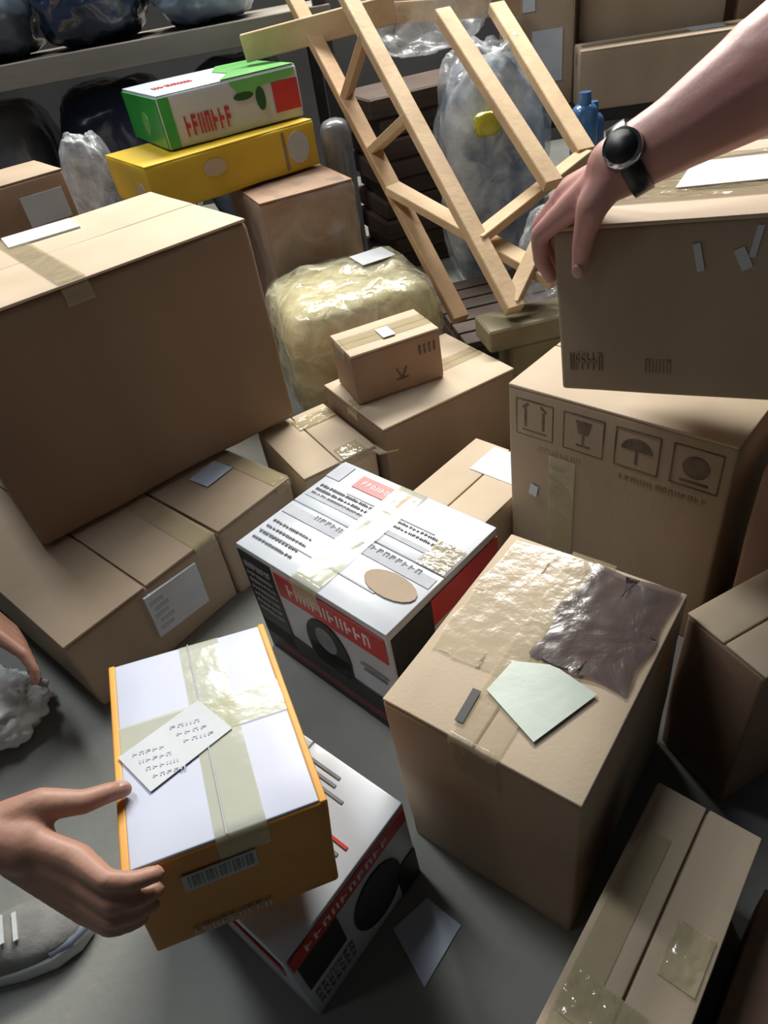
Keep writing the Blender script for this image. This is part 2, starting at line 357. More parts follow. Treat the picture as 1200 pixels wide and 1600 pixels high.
# carton with printed handling marks
N1 = carton('marked_carton', 'tall brown carton with black handling symbols printed along its upper edge', (0.373, 0.30, 0.417), (0.480, 0.941, 0), (0, 0, -48.3),
            'kraft', 'kraft_pale_and_lit', 'x', tape=None, r=0.006, amp=0.0012, cat='carton')
def frame(u, v, w, h, t=0.002):
    return [rect(u, v - h / 2, w, t), rect(u, v + h / 2, w, t), rect(u - w / 2, v, t, h), rect(u + w / 2, v, t, h)]
ink = []
for u in (-0.135, -0.045, 0.045, 0.135): ink += frame(u, 0.360, 0.070, 0.070, 0.0022)
ink += [rect(-0.152, 0.36, 0.005, 0.036), rect(-0.152, 0.384, 0.014, 0.005, 40), rect(-0.118, 0.36, 0.005, 0.036), rect(-0.118, 0.384, 0.014, 0.005, -40), rect(-0.135, 0.336, 0.046, 0.004)]
ink += [[(-0.031, 0.385), (-0.059, 0.385), (-0.053, 0.360), (-0.037, 0.360)], rect(-0.045, 0.350, 0.004, 0.02), rect(-0.045, 0.338, 0.024, 0.004)]
ink += [disc(0.045, 0.360, 0.025, 0.022, 12, 0, 180), rect(0.045, 0.350, 0.004, 0.03)]
ink += [disc(0.135, 0.362, 0.020, 0.020, 14), rect(0.135, 0.335, 0.042, 0.004)]
on_face(N1, 'printed_symbols', 'front', ink, 'print_faded', 0.0009, 0.0018, label='dark printed handling symbols')
on_face(N1, 'printed_text', 'front', glyphs(-0.165, 0.300, 0.12, 0.010, 12, 3) + glyphs(0.02, 0.300, 0.14, 0.010, 14, 4), 'print_faint', 0.0009, 0.0018)
crinkle(N1, 'tape', 'front', -0.105, 0.02, -0.055, 0.30, 'tape_clear', 0.003, 0.0010, 30, 24)
on_face(N1, 'tape_scrap', 'front', [rect(-0.135, 0.21, 0.016, 0.024, -10)], 'paper_white', 0.004)
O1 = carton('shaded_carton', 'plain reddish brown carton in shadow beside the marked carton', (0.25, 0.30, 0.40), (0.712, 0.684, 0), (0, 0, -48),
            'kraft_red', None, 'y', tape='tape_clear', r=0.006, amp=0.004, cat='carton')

# carton gripped by the arm
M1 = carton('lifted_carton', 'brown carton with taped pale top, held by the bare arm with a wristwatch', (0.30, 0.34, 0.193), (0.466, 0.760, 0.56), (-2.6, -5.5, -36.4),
            'kraft', 'kraft_pale_and_lit', 'x', r=0.005, amp=0.0012, cat='carton')
crinkle(M1, 'tape', 'top', -0.14, -0.10, 0.14, 0.10, 'tape_crinkled', 0.003, 0.001, 24, 30)
on_face(M1, 'label', 'top', [rect(0.035, 0.0, 0.17, 0.12, 2)], 'paper_white', 0.0045, label='white label under tape')
on_face(M1, 'printed_text', 'front', glyphs(-0.138, 0.028, 0.04, 0.022, 6, 9) + glyphs(-0.052, 0.028, 0.03, 0.016, 4, 10), 'print_faint', 0.0009, 0.0018)
on_face(M1, 'tape_scrap', 'front', [rect(-0.002, 0.155, 0.007, 0.028, 12), rect(0.038, 0.152, 0.010, 0.022, 25), rect(0.048, 0.168, 0.006, 0.03, -10)], 'paper_white')

# big carton in the middle with heavily taped top
P1 = carton('taped_carton', 'tall brown carton with crumpled shiny tape and torn label on its top', (0.243, 0.319, 0.34), (0.155, 0.50, 0), (0, 0, -42.7),
            'kraft', 'kraft_pale_and_lit', 'y', r=0.005, amp=0.004, cat='carton')
crinkle(P1, 'tape', 'top', -0.115, -0.07, 0.02, 0.155, 'tape_glossy', 0.0022, 0.0006, 22, 70, ragged=0.009)
crinkle(P1, 'tape', 'top', -0.03, -0.1595, 0.03, 0.1595, 'tape_glossy', 0.0032, 0.0006, 26, 60, 0.07)
on_face(P1, 'label', 'top', [[(-0.022, -0.090), (0.052, -0.122), (0.085, -0.035), (0.028, -0.022), (-0.015, -0.040)]], 'paper_green', 0.0046, 0.0012, label='pale greenish torn label')
on_face(P1, 'ink_mark', 'top', [rect(-0.030, -0.118, 0.010, 0.046, 4)], 'print_black', 0.0042)
crinkle(P1, 'dark_film', 'top', -0.004, -0.025, 0.119, 0.156, 'film_dark', 0.0048, 0.0016, 24, 50, ragged=0.014, label='dark translucent film patch')
on_face(P1, 'edge_tape', 'right', [rect(0.05, 0.30, 0.10, 0.05)], 'box_orange', label='orange brown tape on the edge')

# white box with red band, and the one beneath the orange box
def brand_box(name, label, dims, loc, rot, low):
    t = thing(name, label, 'box', loc, rot); w, d, h = dims; t['_d'] = dims
    link('body', rounded((w, d, h - 0.003), 0.004, 8, 0.002, 7, loc[0] * 9), 'box_white', t, True)
    for s in (-1, 1):
        me = rounded((w - 0.002, d / 2 - 0.001, 0.005), 0.0018, 4, 0.0006, 9, s)
        me.transform(Matrix.Translation((0, s * (d / 4 + 0.0005), h - 0.005))); link('top_flap', me, 'box_white', t, True)
    return t
U1 = brand_box('white_red_box', 'white printed carton with red band and black panels, standing in the middle of the pile', (0.348, 0.27, 0.27), (-0.042, 0.835, 0), (0, 0, -48.7), False)
on_face(U1, 'black_panel', 'front', [[(-0.171, 0.05), (-0.085, 0.05), (-0.085, 0.262), (-0.171, 0.262)], rect(0.0, 0.045, 0.342, 0.085)], 'print_black', 0.0022)
on_face(U1, 'panel_text', 'front', sum([glyphs(-0.162, 0.225 - 0.018 * k, 0.07, 0.008 if k else 0.014, 9, k) for k in range(7)], []), 'print_light', 0.0028)
on_face(U1, 'red_band', 'front', [rect(0.045, 0.228, 0.245, 0.056)], 'print_red', 0.0024, label='red printed band')
on_face(U1, 'band_text', 'front', glyphs(-0.05, 0.216, 0.19, 0.026, 10, 21), 'print_white', 0.0030)
on_face(U1, 'product_picture', 'front', [disc(0.02, 0.125, 0.052, 0.072, 24), rect(0.02, 0.10, 0.10, 0.05)], 'print_black', 0.0024)
on_face(U1, 'picture_detail', 'front', [disc(0.02, 0.15, 0.025, 0.03, 18), rect(0.13, 0.155, 0.06, 0.004), rect(0.13, 0.143, 0.05, 0.004)], 'print_grey', 0.0030)
on_face(U1, 'dark_red_line', 'front', [rect(0.02, 0.03, 0.30, 0.018)], 'print_dark_red', 0.0028)
on_face(U1, 'black_panel', 'right', [rect(-0.085, 0.20, 0.09, 0.11)], 'print_black', 0.0022)
on_face(U1, 'red_band', 'right', [rect(0.045, 0.228, 0.17, 0.056)], 'print_red', 0.0024, label='red printed band')
on_face(U1, 'red_block', 'top', [rect(-0.045, 0.102, 0.125, 0.034)], 'print_red', 0.0014, label='red printed block')
on_face(U1, 'block_text', 'top', glyphs(-0.095, 0.096, 0.10, 0.012, 9, 5), 'print_white', 0.0020)
on_face(U1, 'grey_band', 'top', [rect(-0.155, 0.105, 0.034, 0.045), rect(0.0, 0.028, 0.334, 0.010), rect(0.0, -0.022, 0.334, 0.022), rect(-0.03, -0.085, 0.27, 0.003), rect(0.0, 0.066, 0.20, 0.003)], 'print_light', 0.0014)
on_face(U1, 'printed_text', 'top', sum([glyphs(-0.16, 0.055 - 0.012 * k, 0.13, 0.006, 16, 30 + k) for k in range(3)], []) + sum([glyphs(0.03, 0.055 - 0.012 * k, 0.12, 0.005, 15, 40 + k) for k in range(2)], [])
        + glyphs(-0.10, -0.018, 0.24, 0.010, 18, 50) + sum([glyphs(-0.16, -0.06 - 0.016 * k, 0.10, 0.005, 12, 60 + k) for k in range(4)], []), 'print_grey', 0.0020)
crinkle(U1, 'tape', 'top', -0.03, -0.135, 0.03, 0.135, 'tape_yellowish', 0.003, 0.0009, 34, 30, 0.045)
on_face(U1, 'tan_patch', 'top', [disc(0.115, -0.060, 0.050, 0.024, 18)], 'kraft', 0.0024, label='torn tan patch')
crinkle(U1, 'tape_scrap', 'top', 0.115, 0.0, 0.170, 0.06, 'tape_crinkled', 0.003, 0.0018, 60, 24)
V1 = brand_box('white_red_box', 'white printed carton with red stripes lying below the orange box', (0.213, 0.30, 0.20), (-0.224, 0.442, 0), (0, 0, 45), True)
on_face(V1, 'red_band', 'front', [rect(0.0, 0.178, 0.205, 0.030)], 'print_red', 0.0024, label='red printed band')
on_face(V1, 'band_text', 'front', glyphs(-0.08, 0.172, 0.15, 0.014, 10, 22), 'print_white', 0.0030)
on_face(V1, 'black_panel', 'front', [rect(-0.065, 0.125, 0.065, 0.075), disc(0.03, 0.085, 0.045, 0.06, 20), rect(0.085, 0.04, 0.04, 0.08)], 'print_black', 0.0022)
on_face(V1, 'printed_text', 'front', sum([glyphs(-0.095, 0.06 - 0.016 * k, 0.07, 0.008, 7, 70 + k) for k in range(3)], []), 'print_grey', 0.0022)
on_face(V1, 'red_band', 'left', [rect(0.06, 0.16, 0.16, 0.030)], 'print_red', 0.0024, label='red printed band')
on_face(V1, 'red_block', 'top', [rect(0.055, 0.105, 0.05, 0.07)], 'print_dark_red', 0.0014)
on_face(V1, 'printed_text', 'top', sum([[rect(0.085 - 0.011 * k, 0.0 - 0.012 * (k % 3), 0.004, 0.13 - 0.02 * (k % 2))] for k in range(4)], []) + [disc(0.06, 0.05, 0.012, 0.014, 14), rect(0.0, -0.08, 0.004, 0.09), rect(0.012, -0.08, 0.004, 0.09)], 'print_grey', 0.0016)
on_face(V1, 'red_line', 'top', [rect(0.024, -0.06, 0.004, 0.14)], 'print_red', 0.0016)

# orange box with white lid held by the left person
W1 = thing('orange_box', 'orange box with white taped lid and handwritten address slip, held by a hand', 'box', (-0.248, 0.422, 0.25), (-5.2, 7.9, 15.2))
W1['_d'] = (0.191, 0.277, 0.139)
link('body', rounded((0.191, 0.277, 0.136), 0.004, 8, 0.0025, 8, 3.3), 'box_orange', W1, True)
me = rounded((0.176, 0.272, 0.005), 0.0018, 6, 0.0006, 9, 2); me.transform(Matrix.Translation((0, 0, 0.134))); link('lid', me, 'lid_white', W1, True)['label'] = 'white top panel'
for s in (-1, 1):
    me = rounded((0.008, 0.277, 0.006), 0.002, 5, 0.0004, 9, s); me.transform(Matrix.Translation((s * 0.0915, 0, 0.1332))); link('lid_edge', me, 'box_orange_edge', W1, True)
crinkle(W1, 'tape', 'top', -0.012, -0.1385, 0.036, 0.1385, 'tape_yellowish', 0.0012, 0.0003, 20, 30, 0.03)
o = crinkle(W1, 'tape', 'top', -0.024, -0.088, 0.024, 0.088, 'tape_yellowish', 0.0018, 0.0003, 20, 30, 0.0); o.data.transform(Matrix.Rotation(RAD(90), 4, 'Z')); o.data.transform(Matrix.Translation((0, 0.01, 0)))
on_face(W1, 'address_slip', 'top', [rect(-0.032, -0.012, 0.10, 0.062, 27)], 'paper_white', 0.0026, 0.0008, label='white slip with handwriting')
c27, s27 = math.cos(RAD(27)), math.sin(RAD(27))
hw = []
for k in range(4):
    for (x0, n) in ((-0.040, 5), (0.005, 4)):
        if k == 3 and x0 > 0: continue
        y = 0.020 - 0.013 * k
        hw += glyphs(-0.032 + x0 * c27 - y * s27, -0.012 + x0 * s27 + y * c27, 0.034, 0.004, n, 80 + k * 3 + n, 27 - 30)
on_face(W1, 'handwriting', 'top', hw, 'print_light', 0.0032, 0.0006)
on_face(W1, 'lid_seam', 'top', [rect(-0.001, 0.0, 0.0012, 0.272)], 'print_light', 0.0024, 0.0006)
on_face(W1, 'barcode_label', 'front', [rect(-0.015, 0.098, 0.070, 0.024)], 'emblem_grey', 0.0032, label='grey barcode label')
on_face(W1, 'barcode', 'front', [rect(-0.044 + 0.0042 * k, 0.099, 0.0012 + 0.0012 * (k * 7 % 3), 0.016) for k in range(15)], 'print_grey', 0.0038, 0.0006)
on_face(W1, 'printed_text', 'front', glyphs(-0.055, 0.012, 0.08, 0.010, 9, 90), 'print_light', 0.0036)

# boxes at the lower right
Q1 = carton('narrow_carton', 'long narrow pale brown carton with shiny tape, lying beside the taped carton', (0.115, 0.32, 0.20), (0.190, 0.226, 0), (0, 0, -45.5),
            'kraft', 'kraft_pale_and_lit', 'y', r=0.007, amp=0.004, cat='carton')  # paler flaps paint in brightness where little light reaches this top
crinkle(Q1, 'tape', 'top', -0.05, -0.115, 0.05, -0.07, 'tape_crinkled', 0.003, 0.0014, 50, 30)
crinkle(Q1, 'tape', 'top', 0.015, -0.03, 0.052, 0.03, 'tape_crinkled', 0.003, 0.0014, 60, 24)
crinkle(Q1, 'tape', 'top', -0.052, -0.16, -0.02, 0.10, 'tape_clear', 0.0022, 0.0008, 40, 24)
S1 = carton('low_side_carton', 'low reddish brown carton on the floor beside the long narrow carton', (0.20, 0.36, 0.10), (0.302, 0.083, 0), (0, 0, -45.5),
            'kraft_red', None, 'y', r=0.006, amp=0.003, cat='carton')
T1 = carton('thin_carton', 'thin upright brown carton behind the long narrow carton', (0.19, 0.118, 0.30), (0.467, 0.514, 0), (0, 0, 20),
            'kraft_red', 'kraft_pale_and_lit', 'x', r=0.005, amp=0.003, cat='carton')

# ------------------------------------------------------------------ things behind
H1 = tag(link('wrapped_bundle', rounded((0.42, 0.38, 0.345), 0.075, 26, 0.012, 9, 4.0), 'bundle_yellow', None, True), 'pale yellow bundle wrapped in shiny crinkled plastic behind the small box', 'bundle')
H1.location = (0.012, 1.80, 0); H1.rotation_euler = (0, 0, RAD(12)); H1['_d'] = (0.42, 0.38, 0.345)
link('wrap', rounded((0.436, 0.396, 0.353), 0.080, 30, 0.014, 15, 9.0), 'film_yellow', H1, True)['label'] = 'shiny crinkled plastic wrap'
on_face(H1, 'label', 'top', [rect(0.10, 0.06, 0.10, 0.09, 8)], 'paper_white', 0.014, 0.002, label='white label under plastic')
I1 = carton('film_wrapped_carton', 'brown carton wrapped in clear film, under the yellow box', (0.28, 0.36, 0.52), (-0.105, 2.185, 0), (0, 0, 18), 'kraft_red', None, 'x', r=0.006, amp=0.003, cat='carton')
link('stretch_film', rounded((0.294, 0.374, 0.519), 0.022, 20, 0.006, 16, 5.0), 'film_thin', I1, True)['label'] = 'clear stretch film'
J1 = thing('yellow_box', 'flat yellow box with round grey emblem, beneath the green and white box', 'box', (-0.31, 2.28, 0.528), (0, 0, 29.5)); J1['_d'] = (0.53, 0.34, 0.122)
link('body', rounded((0.53, 0.34, 0.119), 0.006, 8, 0.003, 8, 1.0), 'box_yellow', J1, True)
me = rounded((0.526, 0.336, 0.006), 0.002, 5, 0.001, 8, 1.4); me.transform(Matrix.Translation((0, 0, 0.116))); link('lid', me, 'box_yellow', J1, True)
on_face(J1, 'emblem', 'front', [disc(0.20, 0.062, 0.036, 0.042, 24)], 'emblem_grey', 0.0035, 0.003, label='round grey emblem')
on_face(J1, 'worn_patch', 'front', [disc(-0.07, 0.075, 0.035, 0.022, 16)], 'kraft_pale_and_lit', 0.0025)
on_face(J1, 'worn_patch', 'left', [disc(0.09, 0.05, 0.035, 0.025, 16)], 'kraft_pale_and_lit', 0.0025)
on_face(J1, 'dark_stripe', 'front', [rect(0.155, 0.06, 0.010, 0.10)], 'wood_olive', 0.0025)
K1 = thing('green_white_box', 'green and white printed box with red writing, on top of the yellow box', 'box', (-0.286, 2.40, 0.6535), (0, 0, 24.2)); K1['_d'] = (0.42, 0.38, 0.132)
link('body', rounded((0.42, 0.38, 0.129), 0.006, 8, 0.003, 8, 2.0), 'box_white', K1, True)
me = rounded((0.416, 0.376, 0.006), 0.002, 5, 0.001, 8, 2.4); me.transform(Matrix.Translation((0, 0, 0.126))); link('lid', me, 'box_white', K1, True)
on_face(K1, 'green_end', 'left', [rect(0.0, 0.064, 0.372, 0.122)], 'box_green', 0.003, 0.003, label='green end panel')
on_face(K1, 'pale_leaf', 'left', [disc(0.02, 0.055, 0.035, 0.03, 16)], 'green_light', 0.0045)
on_face(K1, 'green_edge', 'front', [rect(-0.192, 0.064, 0.030, 0.122)], 'box_green', 0.003, 0.003)
on_face(K1, 'red_writing', 'front', glyphs(-0.15, 0.022, 0.14, 0.05, 7, 101), 'print_red', 0.0032, 0.003, label='red lettering')
on_face(K1, 'red_patch', 'front', [rect(0.165, 0.062, 0.08, 0.075)], 'print_red', 0.003, 0.003, label='red printed patch')
on_face(K1, 'green_swirl', 'front', [[(0.0, 0.125), (0.02, 0.095), (0.06, 0.085), (0.10, 0.10), (0.20, 0.108), (0.20, 0.125)]], 'green_light', 0.0032, 0.003)
on_face(K1, 'dark_leaf', 'front', [disc(0.085, 0.07, 0.014, 0.03, 14), disc(0.035, 0.085, 0.03, 0.010, 14)], 'green_dark', 0.0036, 0.003)
on_face(K1, 'green_swirl', 'top', [[(-0.02, -0.188), (0.205, -0.188), (0.205, 0.17), (0.10, 0.188), (0.04, 0.05), (0.05, -0.06)]], 'green_light', 0.002)
on_face(K1, 'red_writing', 'top', glyphs(-0.17, -0.05, 0.12, 0.045, 6, 103), 'print_red', 0.002)
Y1 = carton('labelled_carton', 'brown carton with white label, half hidden behind the large carton', (0.34, 0.25, 0.67), (-0.90, 2.10, 0), (0, 0, 33), 'kraft_red', 'kraft', 'y', r=0.006, cat='carton')
on_face(Y1, 'label', 'front', [rect(0.092, 0.592, 0.115, 0.075, 0)], 'paper_white', 0.003, 0.003, label='white paper label')

# wooden crate leaning behind the pile
K = thing('wooden_crate', 'open pale timber crate frame leaning behind the pile', 'crate', (0.36, 1.78, 0))
base = Vector((0.36, 1.78, 0))
rails = {'a': ((0.004, 2.60, 0.95), (0.299, 1.701, 0.208)), 'b': ((0.157, 2.343, 0.918), (0.395, 1.498, 0.301)),
         'c': ((0.414, 2.308, 0.839), (0.561, 1.743, 0.493)), 'd': ((0.608, 2.47, 0.818), (0.703, 1.917, 0.508))}
def on(r, t): p, q = rails[r]; return Vector(p).lerp(Vector(q), t)
def beam(name, p, q, w, h, m='wood_pale', up=(0, 0, 1)):
    me = bar_mesh(Vector(p) - base, Vector(q) - base, w, h, up); return link(name, me, m, K)
beam('rail', *rails['a'], 0.045, 0.028, 'wood_warm'); beam('rail', *rails['b'], 0.045, 0.030)
beam('rail', *rails['c'], 0.048, 0.030); beam('rail', rails['d'][0], rails['d'][1], 0.05, 0.03)
beam('crosspiece', on('b', 0.14), on('a', 0.36), 0.045, 0.022, 'wood_warm')
beam('crosspiece', on('a', 0.52), on('b', 0.42), 0.045, 0.022)
beam('crosspiece', on('b', 0.80), on('d', 1.0), 0.045, 0.022)
beam('crosspiece', on('b', 0.98), on('c', 1.06), 0.040, 0.022)
beam('crosspiece', on('a', 0.62) + Vector((0, -0.04, 0)), Vector((0.510, 1.535, 0.336)), 0.055, 0.022)
beam('top_board', (-0.16, 2.46, 0.83), (0.30, 2.44, 0.86), 0.03, 0.07)
beam('top_board', (0.26, 2.52, 0.85), (0.72, 2.64, 0.80), 0.03, 0.055)
# things inside the crate
Z1 = thing('film_bundle', 'grey and white goods bundled in shiny clear film inside the timber crate', 'bundle', (0.56, 2.39, 0.0))
link('contents', blob((0.32, 0.24, 0.70), 3.2, 0.10, 2.2, 3.0), 'content_grey', Z1, True)
link('clear_film', blob((0.35, 0.28, 0.74), 3.0, 0.12, 2.8, 4.0, 5), 'film_clear', Z1, True)['label'] = 'crumpled clear film'
for k, (x, y, z) in enumerate(((0.752, 2.075, 0.121), (0.800, 2.145, 0.121))):
    h = (0.475, 0.435)[k]
    b = thing('blue_container', ('tall', 'shorter')[k] + ' blue plastic container standing beside the film bundle', 'container', (x, y, z))
    me = rounded((0.07, 0.07, h), 0.028, 10, 0.004, 20, k); link('body', me, 'plastic_blue', b, True)
    bm = bmesh.new(); bmesh.ops.create_cone(bm, cap_ends=True, segments=16, radius1=0.018, radius2=0.016, depth=0.03, matrix=Matrix.Translation((0, 0, h + 0.012))); link('cap', mesh_from(bm, 'cap'), 'plastic_blue', b)
z = tag(link('yellow_packet', blob((0.07, 0.03, 0.06), 4, 0.12, 4, 8.0, 4), 'plastic_yellow', None, True), 'small yellow packet tucked against the film bundle', 'packet'); z.location = (0.50, 2.175, 0.54)
w = tag(link('crumpled_film', blob((0.40, 0.22, 0.26), 2.6, 0.16, 2.4, 12.0, 5), 'film_clear', None, True), 'heap of white crumpled film on top of the bundle in the crate', 'plastic film'); w.location = (0.42, 2.62, 0.72)
w = tag(link('crumpled_film', blob((0.22, 0.20, 0.30), 2.4, 0.16, 2.4, 22.0, 5), 'film_clear', None, True), 'crumpled clear film lying on the added dark pallet at the foot of the crate', 'plastic film'); w.location = (0.62, 1.84, 0.121)
# dark board stack behind the crate
for k in range(9):
    bm = bmesh.new(); hull_box(bm, (0.02 * math.sin(k * 2.1), 0.015 * math.cos(k * 1.7), 0.0), (0.46, 0.32, 0.066)); bmesh.ops.bevel(bm, geom=list(bm.edges), offset=0.006, segments=1, affect='EDGES')
    o = tag(link('stacked_board', mesh_from(bm, 'stacked_board'), 'dark_brown'), 'flat dark brown board, ' + ('lowest', 'second from the bottom', 'third from the bottom', 'fourth from the bottom', 'middle one', 'fourth from the top', 'third from the top', 'second from the top', 'topmost')[k] + ' of the stack behind the crate', 'board', 'dark boards stacked behind the crate')
    o.location = (0.40, 2.88, 0.034 + k * 0.068); o.rotation_euler = (0, 0, RAD(14 + 2 * math.sin(k)))
o = tag(link('timber_plank', bar_mesh((-0.16, 0, 0), (0.22, 0, 0), 0.11, 0.055), 'wood_olive'), 'weathered olive timber plank lying under the foot of the crate', 'plank'); o.location = (0.475, 1.530, 0.2475); o.rotation_euler = (0, 0, RAD(6))
bm = bmesh.new(); hull_box(bm, (0, 0, 0.109), (0.26, 0.09, 0.218)); bmesh.ops.bevel(bm, geom=list(bm.edges), offset=0.006, segments=1, affect='EDGES')
o = tag(link('timber_block', mesh_from(bm, 'timber_block'), 'wood_olive'), 'thick timber block on the floor carrying the olive plank', 'block'); o.location = (0.50, 1.535, 0); o.rotation_euler = (0, 0, RAD(6))
PA = thing('added_dark_pallet', 'low dark brown pallet added to darken the floor under the timber crate', 'pallet', (0.57, 1.98, 0), (0, 0, 6))  # added pallet, covers the lit floor here with a dark tone
for k in range(6): link('deck_board', bar_mesh((-0.28, -0.19 + 0.076 * k, 0.11), (0.28, -0.19 + 0.076 * k, 0.11), 0.066, 0.02), 'dark_brown', PA)
for x in (-0.25, 0.0, 0.25): link('bearer', bar_mesh((x, -0.22, 0.05), (x, 0.22, 0.05), 0.07, 0.098), 'dark_brown', PA)

# racks and goods at the back
R1 = thing('storage_rack', 'long grey storage shelf on dark posts along the back left', 'rack', (-0.75, 3.05, 0), (0, 0, 4))
me = bar_mesh((-1.3, 0, 0.86), (0.86, 0, 0.86), 0.60, 0.045); link('shelf_board', me, 'wood_grey', R1)
link('front_rail', bar_mesh((-1.3, -0.31, 0.85), (0.86, -0.31, 0.85), 0.03, 0.07), 'wood_grey', R1)
link('shelf_board', bar_mesh((-1.3, 0, 0.16), (0.86, 0, 0.16), 0.60, 0.045), 'steel_dark', R1)
for x in (-1.27, 0.83):
    for y in (-0.27, 0.27): link('post', bar_mesh((x, y, 0.0), (x, y, 1.45), 0.045, 0.045, (0, 1, 0)), 'steel_dark', R1)
sacks = [('bag_blue', 'dark blue crumpled plastic sack at the far end of the upper shelf'), ('bag_black', 'black crumpled plastic sack between two blue sacks on the upper shelf'),
         ('bag_slate', 'slate blue crumpled plastic sack beside the black one on the upper shelf'), ('bag_navy', 'navy crumpled plastic sack between slate and pale blue ones on the shelf'),
         ('bag_sky', 'pale blue plastic sack at the shelf end above the timber board')]
for k, (m, lb) in enumerate(sacks):
    o = tag(link('plastic_sack', blob((0.352, 0.46, 0.28 + 0.03 * (k % 2)), 4.0, 0.12, 2.4, 30.0 + k * 3, 5), m, None, True), lb, 'sack', 'sacks on the upper shelf')
    o.location = (-1.83 + 0.385 * k, 2.95 + 0.028 * k, 0.890); o.rotation_euler = (0, 0, RAD(4))
bales = [(-1.66, 'bag_black', 'black plastic wrapped bale on the lower shelf'), (-1.19, 'bag_grey', 'grey plastic wrapped bale on the lower shelf'),
         (-0.72, 'bag_navy', 'navy plastic wrapped bale on the lower shelf'), (-0.25, 'bag_slate', 'slate blue wrapped bale on the lower shelf behind the yellow box')]
for k, (x, m, lb) in enumerate(bales):
    o = tag(link('wrapped_bale', blob((0.42, 0.46, 0.58), 4.0, 0.06, 2.4, 60.0 + k * 3, 5), m, None, True), lb, 'bale', 'bales on the lower shelf')
    o.location = (x, 2.99 + 0.03 * k, 0.190)
o = tag(link('film_sheet', blob((0.18, 0.14, 0.70), 3.0, 0.10, 2.2, 90.0, 5), 'film_clear', None, True), 'crumpled clear film hanging in front of the dark bales', 'plastic film'); o.location = (-0.72, 2.42, 0.0)
o = tag(link('grey_canister', rounded((0.10, 0.10, 0.60), 0.04, 10, 0.004, 10, 3), 'bag_grey', None, True), 'grey rounded canister standing right of the yellow box', 'canister'); o.location = (0.07, 2.52, 0.0)

R2 = thing('low_platform', 'low dark platform carrying brown cartons at the back right', 'platform', (1.46, 2.78, 0), (0, 0, -14))
link('deck', bar_mesh((-0.75, 0, 0.47), (0.75, 0, 0.47), 0.80, 0.04), 'steel_dark', R2)
for x in (-0.7, 0.0, 0.7):
    for y in (-0.36, 0.36): link('post', bar_mesh((x, y, 0), (x, y, 0.45), 0.06, 0.06, (0, 1, 0)), 'steel_dark', R2)
B1 = carton('back_carton', 'brown carton with large white label standing on the dark platform', (0.24, 0.30, 0.60), (0.83, 2.82, 0.492), (0, 0, -14), 'kraft', None, 'y', tape='tape_clear', cat='carton')
on_face(B1, 'label', 'front', [rect(0.035, 0.15, 0.10, 0.15, 0)], 'paper_white', 0.003, 0.003, label='large white label')
on_face(B1, 'label', 'front', [rect(-0.025, 0.33, 0.04, 0.10, 0)], 'paper_white', 0.003, 0.003)
B2 = carton('back_carton', 'tall plain brown carton standing beside the labelled one on the platform', (0.46, 0.32, 0.62), (1.21, 2.80, 0.492), (0, 0, -14), 'kraft', None, 'y', tape='tape_clear', cat='carton')
B3 = carton('back_carton', 'plain brown carton at the end of the row on the platform', (0.40, 0.32, 0.62), (1.67, 2.69, 0.492), (0, 0, -14), 'kraft_red', None, 'y', tape='tape_clear', cat='carton')
B4 = carton('flat_carton', 'flat pale brown carton lying in front of the tall cartons on the platform', (0.70, 0.18, 0.17), (1.24, 2.495, 0.492), (0, 0, -13), 'kraft', 'kraft_pale_and_lit', 'x', tape='tape_clear', cat='carton')
on_face(B4, 'label', 'top', [rect(0.05, 0.02, 0.10, 0.08, 0)], 'paper_white', 0.003, 0.003)

# litter on the floor
bm = bmesh.new()
out = [(-0.045, -0.030), (0.040, -0.036), (0.046, 0.020), (-0.010, 0.040)]
lo = [bm.verts.new((x, y, 0.001)) for x, y in out]; hi = [bm.verts.new((x, y, 0.0022)) for x, y in out]
bm.faces.new(hi); bm.faces.new(lo[::-1])
for i in range(4): bm.faces.new((lo[i], lo[(i + 1) % 4], hi[(i + 1) % 4], hi[i]))
o = tag(link('paper_scrap', mesh_from(bm, 'paper_scrap'), 'paper_blue'), 'scrap of white paper on the dark floor between the cartons', 'paper'); o.location = (-0.053, 0.325, 0); o.rotation_euler = (0, 0, RAD(50))
o = tag(link('crumpled_bag', blob((0.20, 0.16, 0.10), 2.4, 0.25, 3.2, 71.0, 5), 'bag_white', None, True), 'crumpled white plastic bag on the concrete floor by the long low carton', 'bag'); o.location = (-0.775, 0.800, 0)

# ------------------------------------------------------------------ people
def limb(bm, chain, seg=14):
    """tapered limb pieces through points with radii: spheres at joints, cones between"""
    for p, r in chain:
        bmesh.ops.create_uvsphere(bm, u_segments=seg, v_segments=10, radius=r, matrix=Matrix.Translation(p))
    for (p, r), (q, s) in zip(chain, chain[1:]):
        p, q = Vector(p), Vector(q); d = q - p
        if d.length < 1e-6: continue
        M = Matrix.Translation((p + q) / 2) @ d.to_track_quat('Z', 'Y').to_matrix().to_4x4()
        bmesh.ops.create_cone(bm, cap_ends=True, segments=seg, radius1=r, radius2=s, depth=d.length, matrix=M)
def ball(bm, c, s, M=None):
    m = Matrix.Translation(c) @ (M.to_4x4() if M else Matrix.Identity(4)) @ Matrix.Diagonal((*s, 1))
    bmesh.ops.create_uvsphere(bm, u_segments=20, v_segments=14, radius=1.0, matrix=m)
def fused(name, bm, m, parent, voxel, smooth=6):
    """one continuous surface from the overlapping pieces"""
    me = bpy.data.meshes.new(name); bm.to_mesh(me); bm.free()
    o = link(name, me, m, parent)
    r = o.modifiers.new('remesh', 'REMESH'); r.mode = 'VOXEL'; r.voxel_size = voxel; r.use_smooth_shade = True
    s = o.modifiers.new('smooth', 'SMOOTH'); s.factor = 0.5; s.iterations = smooth
    return o
